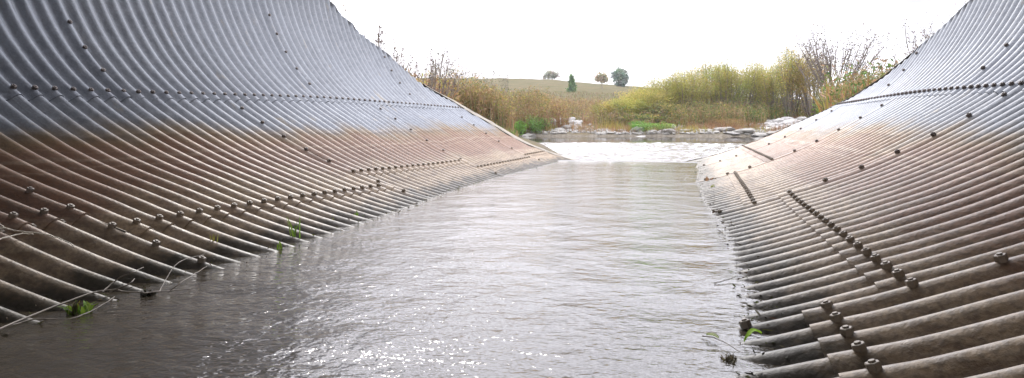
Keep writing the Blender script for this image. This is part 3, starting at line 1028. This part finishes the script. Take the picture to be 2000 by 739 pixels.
def rock(label, u, fw, w, hgt, mat, rot=0., group=None, seed=0, d=None, z=None):
    me = rock_mesh(seed, 1.0); me.materials.append(mat)
    o = link('rock', me)
    p = at(u, fw, 0) if z is None else P(u, fw, z)
    o.location = (p.x, p.y, p.z + hgt * .22)
    o.scale = (w / 2.0, (d or w * .7) / 2.0, hgt / 1.7); o.rotation_euler = (rnd.uniform(-.12, .12), rnd.uniform(-.12, .12), rot + YAW)
    tag(o, label, 'rock', group or 'rocks along the far shore')


ROCKS = [(1035, 50.2, 1.1, .30, 0, 'flat shoreline rock below the two green bushes'),
         (1000, 49.5, .8, .28, 2, 'small pale rock at the shore next to the left collar'),
         (1062, 50.8, .7, .22, 1, 'low dark rock right below the darker green bush'),
         (1092, 51, .9, .30, 0, 'shore rock below the white rubble, left one'),
         (1107, 51.6, .7, .45, 0, 'upright shore rock below the white rubble'),
         (1126, 51.4, .55, .32, 2, 'bright white boulder at the shore right of the upright rock'),
         (1150, 51.2, 1.0, .22, 0, 'flat ledge rock right of the bright white boulder'),
         (1182, 51.4, 1.0, .22, 1, 'low brown ledge rock midway along the far shore'),
         (1214, 51.4, .9, .22, 0, 'thin ledge rock left of the big pale boulder'),
         (1244, 51.6, 1.3, .48, 0, 'big pale rounded boulder at the foot of the willow thicket'),
         (1272, 51.2, .9, .25, 0, 'flat rock right against the big pale boulder'),
         (1305, 51, 1.2, .42, 1, 'dark humped rock in the shallows right of the big pale boulder'),
         (1316, 52.4, .4, .5, 2, 'small standing white stone behind the dark humped rock'),
         (1340, 51.2, 1.1, .26, 0, 'pale slab right of the dark humped rock'),
         (1375, 51, 1.3, .24, 0, 'long low slab below the orange bush'),
         (1413, 51, 1.7, .42, 1, 'dark overhanging ledge in the middle of the right shore'),
         (1452, 50.6, 1.8, .36, 0, 'wide pale ledge right of the dark overhanging ledge'),
         (1486, 50, 1.6, .36, 0, 'pale slab on the right shore close to the culvert rim'),
         (1430, 50, 1.2, .16, 2, 'thin white slab lying in the water before the right shore'),
         (1510, 49, 1.2, .30, 1, 'brownish slab where the right shore meets the culvert rim'),
         (1250, 49.3, 1.0, .07, 2, 'white flat stone barely above the pool surface')]
for i, (u, fw, w, h, m, lab) in enumerate(ROCKS):
    rock(lab, u, fw, w, h, (M_ROCK, M_ROCKD, M_ROCKW)[m], rnd.uniform(-.3, .3), seed=40 + i, z=max(at(u, fw, 0).z, -.72))
BOULD = [(1098, 55, .9, .5, 'left chunk of the white rubble on the left shore'), (1113, 56, 1.2, .55, 'long white slab leaning on the left rubble'),
         (1085, 54.5, .7, .4, 'grey white chunk at the left end of the left rubble'), (1120, 54.4, .8, .4, 'white chunk at the right end of the left rubble'),
         (1520, 54, 1.3, .5, 'left white block of the rubble beside the right culvert rim'), (1545, 53, 1.5, .5, 'middle white block of the rubble beside the right rim'),
         (1572, 54, 1.2, .5, 'right white block of the rubble beside the right rim'), (1538, 55.5, 1.1, .45, 'upper white block of the rubble beside the right rim'),
         (1566, 56, 1.0, .4, 'topmost pale block of the rubble by the green weeds')]
for i, (u, fw, w, h, lab) in enumerate(BOULD):
    rock(lab, u, fw, w, h, M_ROCKW, rnd.uniform(-.6, .6), 'white rubble blocks', 90 + i)


def rubble(name, label, wins, mat):
    Vs, Fs, n = [], [], 0
    protos = []
    for s in range(6):
        import bmesh
        me = rock_mesh(200 + s, .7)
        v = np.zeros(len(me.vertices) * 3); me.vertices.foreach_get('co', v)
        f = np.zeros(len(me.polygons) * 3, int); me.polygons.foreach_get('vertices', f)
        protos.append((v.reshape(-1, 3), f.reshape(-1, 3))); bpy.data.meshes.remove(me)
    for (u0, u1, f0, f1, cnt, s0, s1) in wins:
        pos, _, _ = scatter(u0, u1, f0, f1, cnt, 1.0, False)
        for p in pos:
            v, f = protos[rnd.randrange(6)]
            s = rnd.uniform(s0, s1); a = rnd.uniform(0, 6.28)
            rm = np.array([[math.cos(a), -math.sin(a), 0], [math.sin(a), math.cos(a), 0], [0, 0, 1]])
            Vs.append((v * [s, s * rnd.uniform(.6, 1), s * rnd.uniform(.5, .9)]) @ rm.T + p + [0, 0, s * .2]); Fs.append(f + n); n += len(v)
    o = link(name, make_mesh(name, np.concatenate(Vs), Fs, mat, False))
    tag(o, label, 'stones', kind='stuff')


rubble('white_rubble', 'broken white stones heaped on both shores', [(1075, 1137, 52.6, 57.5, 170, .08, .28), (1498, 1606, 51.3, 56.3, 380, .08, .36)], M_ROCKW)
rubble('shore_stones', 'small grey stones lining the far shoreline', [(970, 1560, 50.2, 51.6, 900, .07, .26), (970, 1560, 51.5, 54, 300, .06, .2), (900, 1010, 35, 50, 90, .06, .2)], M_ROCK)


# ------------------------------------------------------------------ flotsam at the water line
def inv(u, v, z):
    """point on the level z seen at (u, v)"""
    f = (z - 0) * 1460 / (246 - v)
    p = P(u, f); p.z = z; return np.array(p)


def twig(name, label, cat, pts, r0, r1, mat, side=None, parent=None):
    pts = np.array(pts, float)
    k = 22; t = np.linspace(0, len(pts) - 1, k); i = np.minimum(t.astype(int), len(pts) - 2); f = (t - i)[:, None]
    a = pts[np.maximum(i - 1, 0)]; b = pts[i]; c = pts[i + 1]; d = pts[np.minimum(i + 2, len(pts) - 1)]
    p = .5 * (2 * b + (c - a) * f + (2 * a - 5 * b + 4 * c - d) * f ** 2 + (3 * b - a - 3 * c + d) * f ** 3)
    p = p + RS.randn(k, 3) * r0 * .35
    V, F = tubes([p], [np.linspace(r0, r1, k)], 6)
    org = p[0].copy()
    o = link(name, make_mesh(name, V - org, F, mat), parent)
    if parent is None:
        o.location = org; tag(o, label, cat)
    else:
        o.location = Vector(org) - parent.location
    return o


W0 = WATER
br = twig('fallen_branch', 'long thin bare branch lying along the left water edge', 'branch',
          [inv(-40, 660, W0 + .02), inv(90, 605, W0 + .035), inv(200, 568, W0 + .05), inv(280, 572, W0 + .03), inv(372, 565, W0 + .005)], .0036, .002, M_TWIG)
twig('side_twig', None, None, [inv(200, 570, W0 + .05), inv(230, 545, W0 + .08), inv(258, 533, W0 + .12), inv(280, 522, W0 + .11)], .0026, .0013, M_TWIG, parent=br)
twig('side_twig', None, None, [inv(215, 570, W0 + .045), inv(250, 556, W0 + .09), inv(263, 545, W0 + .1)], .0026, .0013, M_TWIG, parent=br)
twig('side_twig', None, None, [inv(310, 572, W0 + .02), inv(325, 545, W0 + .05), inv(350, 512, W0 + .09), inv(400, 497, W0 + .08)], .0024, .001, M_TWIG, parent=br)
twig('side_twig', None, None, [inv(330, 570, W0 + .02), inv(360, 548, W0 + .05), inv(405, 520, W0 + .03)], .0022, .001, M_TWIG, parent=br)
twig('fallen_branch', 'second thin branch under the long one at the left water edge', 'branch',
     [inv(-30, 655, W0 + .01), inv(60, 625, W0 + .012), inv(150, 620, W0 + .012), inv(225, 580, W0 + .012)], .0026, .0014, M_TWIG)


def on_wall(side, u, v, off=.04):
    """where the line of sight to (u, v) meets the pipe wall"""
    Sg = np.linspace(s_of_dx(1.2), S_TOP, 500)
    q = (u - 1000) / 1460
    d = np.array([q * CS - SN, q * SN + CS, (246 - v) / 1460])
    best = None
    for Yg in np.linspace(1.2, 14, 500):
        p = d * (Yg / d[1])
        if (p[0] - PC) * side < 0: continue
        dx, z, _, _ = prof(Sg)
        e = (PC + side * dx - p[0]) ** 2 + (z + lift_at(side, z, Yg) - p[2]) ** 2
        j = int(np.argmin(e))
        if best is None or e[j] < best[0]: best = (e[j], Sg[j], Yg)
    return surf(side, np.array(best[1]), np.array(best[2]), off, False)


for pts, lab in (([(-20, 460), (35, 468), (70, 472), (105, 483), (138, 500)], 'upper pale dry stem curving across the left plates at the frame edge'),
                 ([(-20, 488), (30, 478), (62, 474)], 'lower pale dry stem joining the curved one at the left frame edge'),
                 ([(-20, 448), (2, 460), (12, 470)], 'short dry stem crossing the curved one at the left frame edge')):
    twig('dry_stem', lab, 'stem', [on_wall(-1, u, v, .04) for u, v in pts], .0035, .0018, M_DRYSTEM)
for pts, lab in (([(1320, 349), (1335, 352), (1342, 345)], 'small forked twig sticking out of the water near the riffle'),
                 ([(1395, 553), (1425, 545), (1440, 538)], 'thin dead twig floating beside the right water line'),
                 ([(1372, 657), (1400, 662), (1452, 690)], 'straw stem drifting at the lower right water line')):
    twig('twig', lab, 'twig', [inv(u, v, W0 + .004 + .008 * i) for i, (u, v) in enumerate(pts)], .002, .001, M_TWIG)


def tuft(name, label, cat, base, n, h, w, pal, spread=.03, lean=.5):
    pos = np.zeros((n, 3)); pos[:, :2] = RS.randn(n, 2) * spread
    V, F, C = blades(pos, h * (.5 + .5 * RS.rand(n)), np.full(n, w), lean * RS.rand(n), jitter_cols(pal, n, .2))
    o = link(name, make_mesh(name, V, F, M_LEAF, True, None, C)); o.location = base
    tag(o, label, cat)


BRIGHT = [(.20, .36, .04), (.26, .40, .06)]
tuft('grass_tuft', 'tallest green grass sprout at the left water line', 'grass', inv(572, 470, W0), 7, .16, .010, BRIGHT, .015, .35)
tuft('grass_tuft', 'small green sprout left of the tallest one at the water line', 'grass', inv(548, 487, W0), 6, .06, .010, BRIGHT, .008, .8)
tuft('grass_tuft', 'tiny yellowish sprout on the left waterline beyond the tallest sprout', 'grass', inv(650, 440, W0), 5, .06, .010, [(.36, .36, .08)], .008, .8)
tuft('grass_tuft', 'far small green sprout on the left waterline', 'grass', inv(697, 428, W0), 6, .07, .010, BRIGHT, .008, .8)
tuft('grass_tuft', 'small yellow blade caught on the left plates above the water', 'grass', on_wall(-1, 420, 480, .02), 4, .07, .009, [(.40, .38, .09)], .01, .5)
tuft('water_weed', 'clump of green and yellow leaves snagged on the branch at the lower left', 'weed', inv(150, 612, W0), 26, .05, .014, BRIGHT + [(.36, .34, .08), (.10, .09, .05)], .018, 1.6)
tuft('moss_clump', 'dark clump of wet debris at the end of the long branch', 'debris', inv(288, 578, W0), 40, .025, .012, [(.03, .028, .02), (.05, .045, .03)], .009, 1.6)
tuft('dead_leaves', 'dark sodden leaf lump at the right water line', 'debris', on_wall(1, 1408, 421, .0), 40, .05, .03, [(.07, .04, .03), (.10, .06, .045)], .025, 1.2)
tuft('dead_leaves', 'small orange dead leaf on the right plates near the riffle', 'leaf', on_wall(1, 1368, 355, .0), 8, .07, .04, [(.36, .22, .12)], .03, 1.2)
tuft('grass_tuft', 'yellow green sprig on the far right plates by the water', 'grass', on_wall(1, 1388, 371, .0), 10, .06, .02, [(.33, .36, .08)], .012, 1.0)


def leaf_strip(name, label, a, b, w, colr, hump=.02):
    a, b = np.array(a), np.array(b); k = 9; t = np.linspace(0, 1, k)
    c = a[None] * (1 - t)[:, None] + b[None] * t[:, None]; c[:, 2] += hump * np.sin(t * np.pi)
    d = b - a; sd = np.cross(d, [0, 0, 1.]); sd /= np.linalg.norm(sd)
    ww = w * np.sin(np.clip(t * .95 + .05, 0, 1) * np.pi) ** .7
    V = np.concatenate([c + sd * ww[:, None] / 2 + [0, 0, .006], c, c - sd * ww[:, None] / 2 + [0, 0, .006]])
    F = [np.stack([np.arange(k - 1), np.arange(1, k), np.arange(1, k) + k, np.arange(k - 1) + k], -1)]
    F.append(F[0] + k)
    o = link(name, make_mesh(name, V - a, F, M_LEAF, True, None, np.tile(colr, (3 * k, 1)))); o.location = a
    tag(o, label, 'leaf')


leaf_strip('willow_leaf', 'long bright green leaf lying on the lower right corrugation', on_wall(1, 1442, 689, .03), on_wall(1, 1494, 680, .035), .022, (.28, .48, .04))
leaf_strip('willow_leaf', 'yellow straw leaf at the lower right corner water line', on_wall(1, 1418, 727, .035), on_wall(1, 1456, 728, .035), .012, (.46, .38, .10))
leaf_strip('willow_leaf', 'pale green leaf drifting just off the lower right water line', inv(1380, 655, W0 + .012), inv(1404, 662, W0 + .012), .014, (.40, .46, .22), .004)
tuft('straw_mat', 'matted straw and roots snagged below the green leaf at lower right', 'debris', inv(1425, 705, W0), 40, .02, .005, [(.20, .16, .10), (.30, .26, .16), (.08, .065, .045)], .009, 2.0)


# ------------------------------------------------------------------ silt and straw caught where the ribs enter the water
def scum():
    pos = []
    for side in (-1, 1):
        n = 1500 if side > 0 else 1100
        Y = 1.5 + 12 * RS.rand(n) ** 1.6
        for y in Y:
            Sg = np.linspace(s_of_dx(.7), s_of_dx(1.9), 160)
            p = surf(side, Sg, np.full(160, y), .002)
            j = int(np.argmin(np.abs(p[:, 2] - (WATER + abs(RS.randn()) * .012 - .004))))
            pos.append(p[j])
    pos = np.array(pos); n = len(pos)
    d = RS.randn(n, 3); d[:, 2] = np.abs(d[:, 2]) * .25
    V, F, C = leaves(pos, d, .008 + .035 * RS.rand(n) ** 2, .003 + .006 * RS.rand(n), jitter_cols([(.09, .07, .045), (.20, .16, .10), (.05, .045, .03), (.14, .15, .06)], n, .3))
    o = link('waterline_debris', make_mesh('waterline_debris', V, F, M_LEAF, True, None, C))
    tag(o, 'bits of straw, silt and weed caught along the water lines', 'debris', kind='stuff')


scum()


# ------------------------------------------------------------------ damp autumn air
def haze():
    import bmesh
    bm = bmesh.new(); bmesh.ops.create_cube(bm, size=1.0)
    me = bpy.data.meshes.new('haze'); bm.to_mesh(me); bm.free()
    o = link('haze', me)
    o.scale = (1060, 740, 24.0); o.location = (0, 340, 24.0 / 2 - 2.6)
    t = NT('haze_air')
    v = t.add('VolumePrincipled', {'Color': (.95, .97, 1.0, 1), 'Density': .00028, 'Anisotropy': .2})
    t.l.new(v.outputs[0], t.out.inputs['Volume'])
    me.materials.append(t.m)
    tag(o, 'thin pale haze over the valley', 'haze', kind='stuff')


haze()
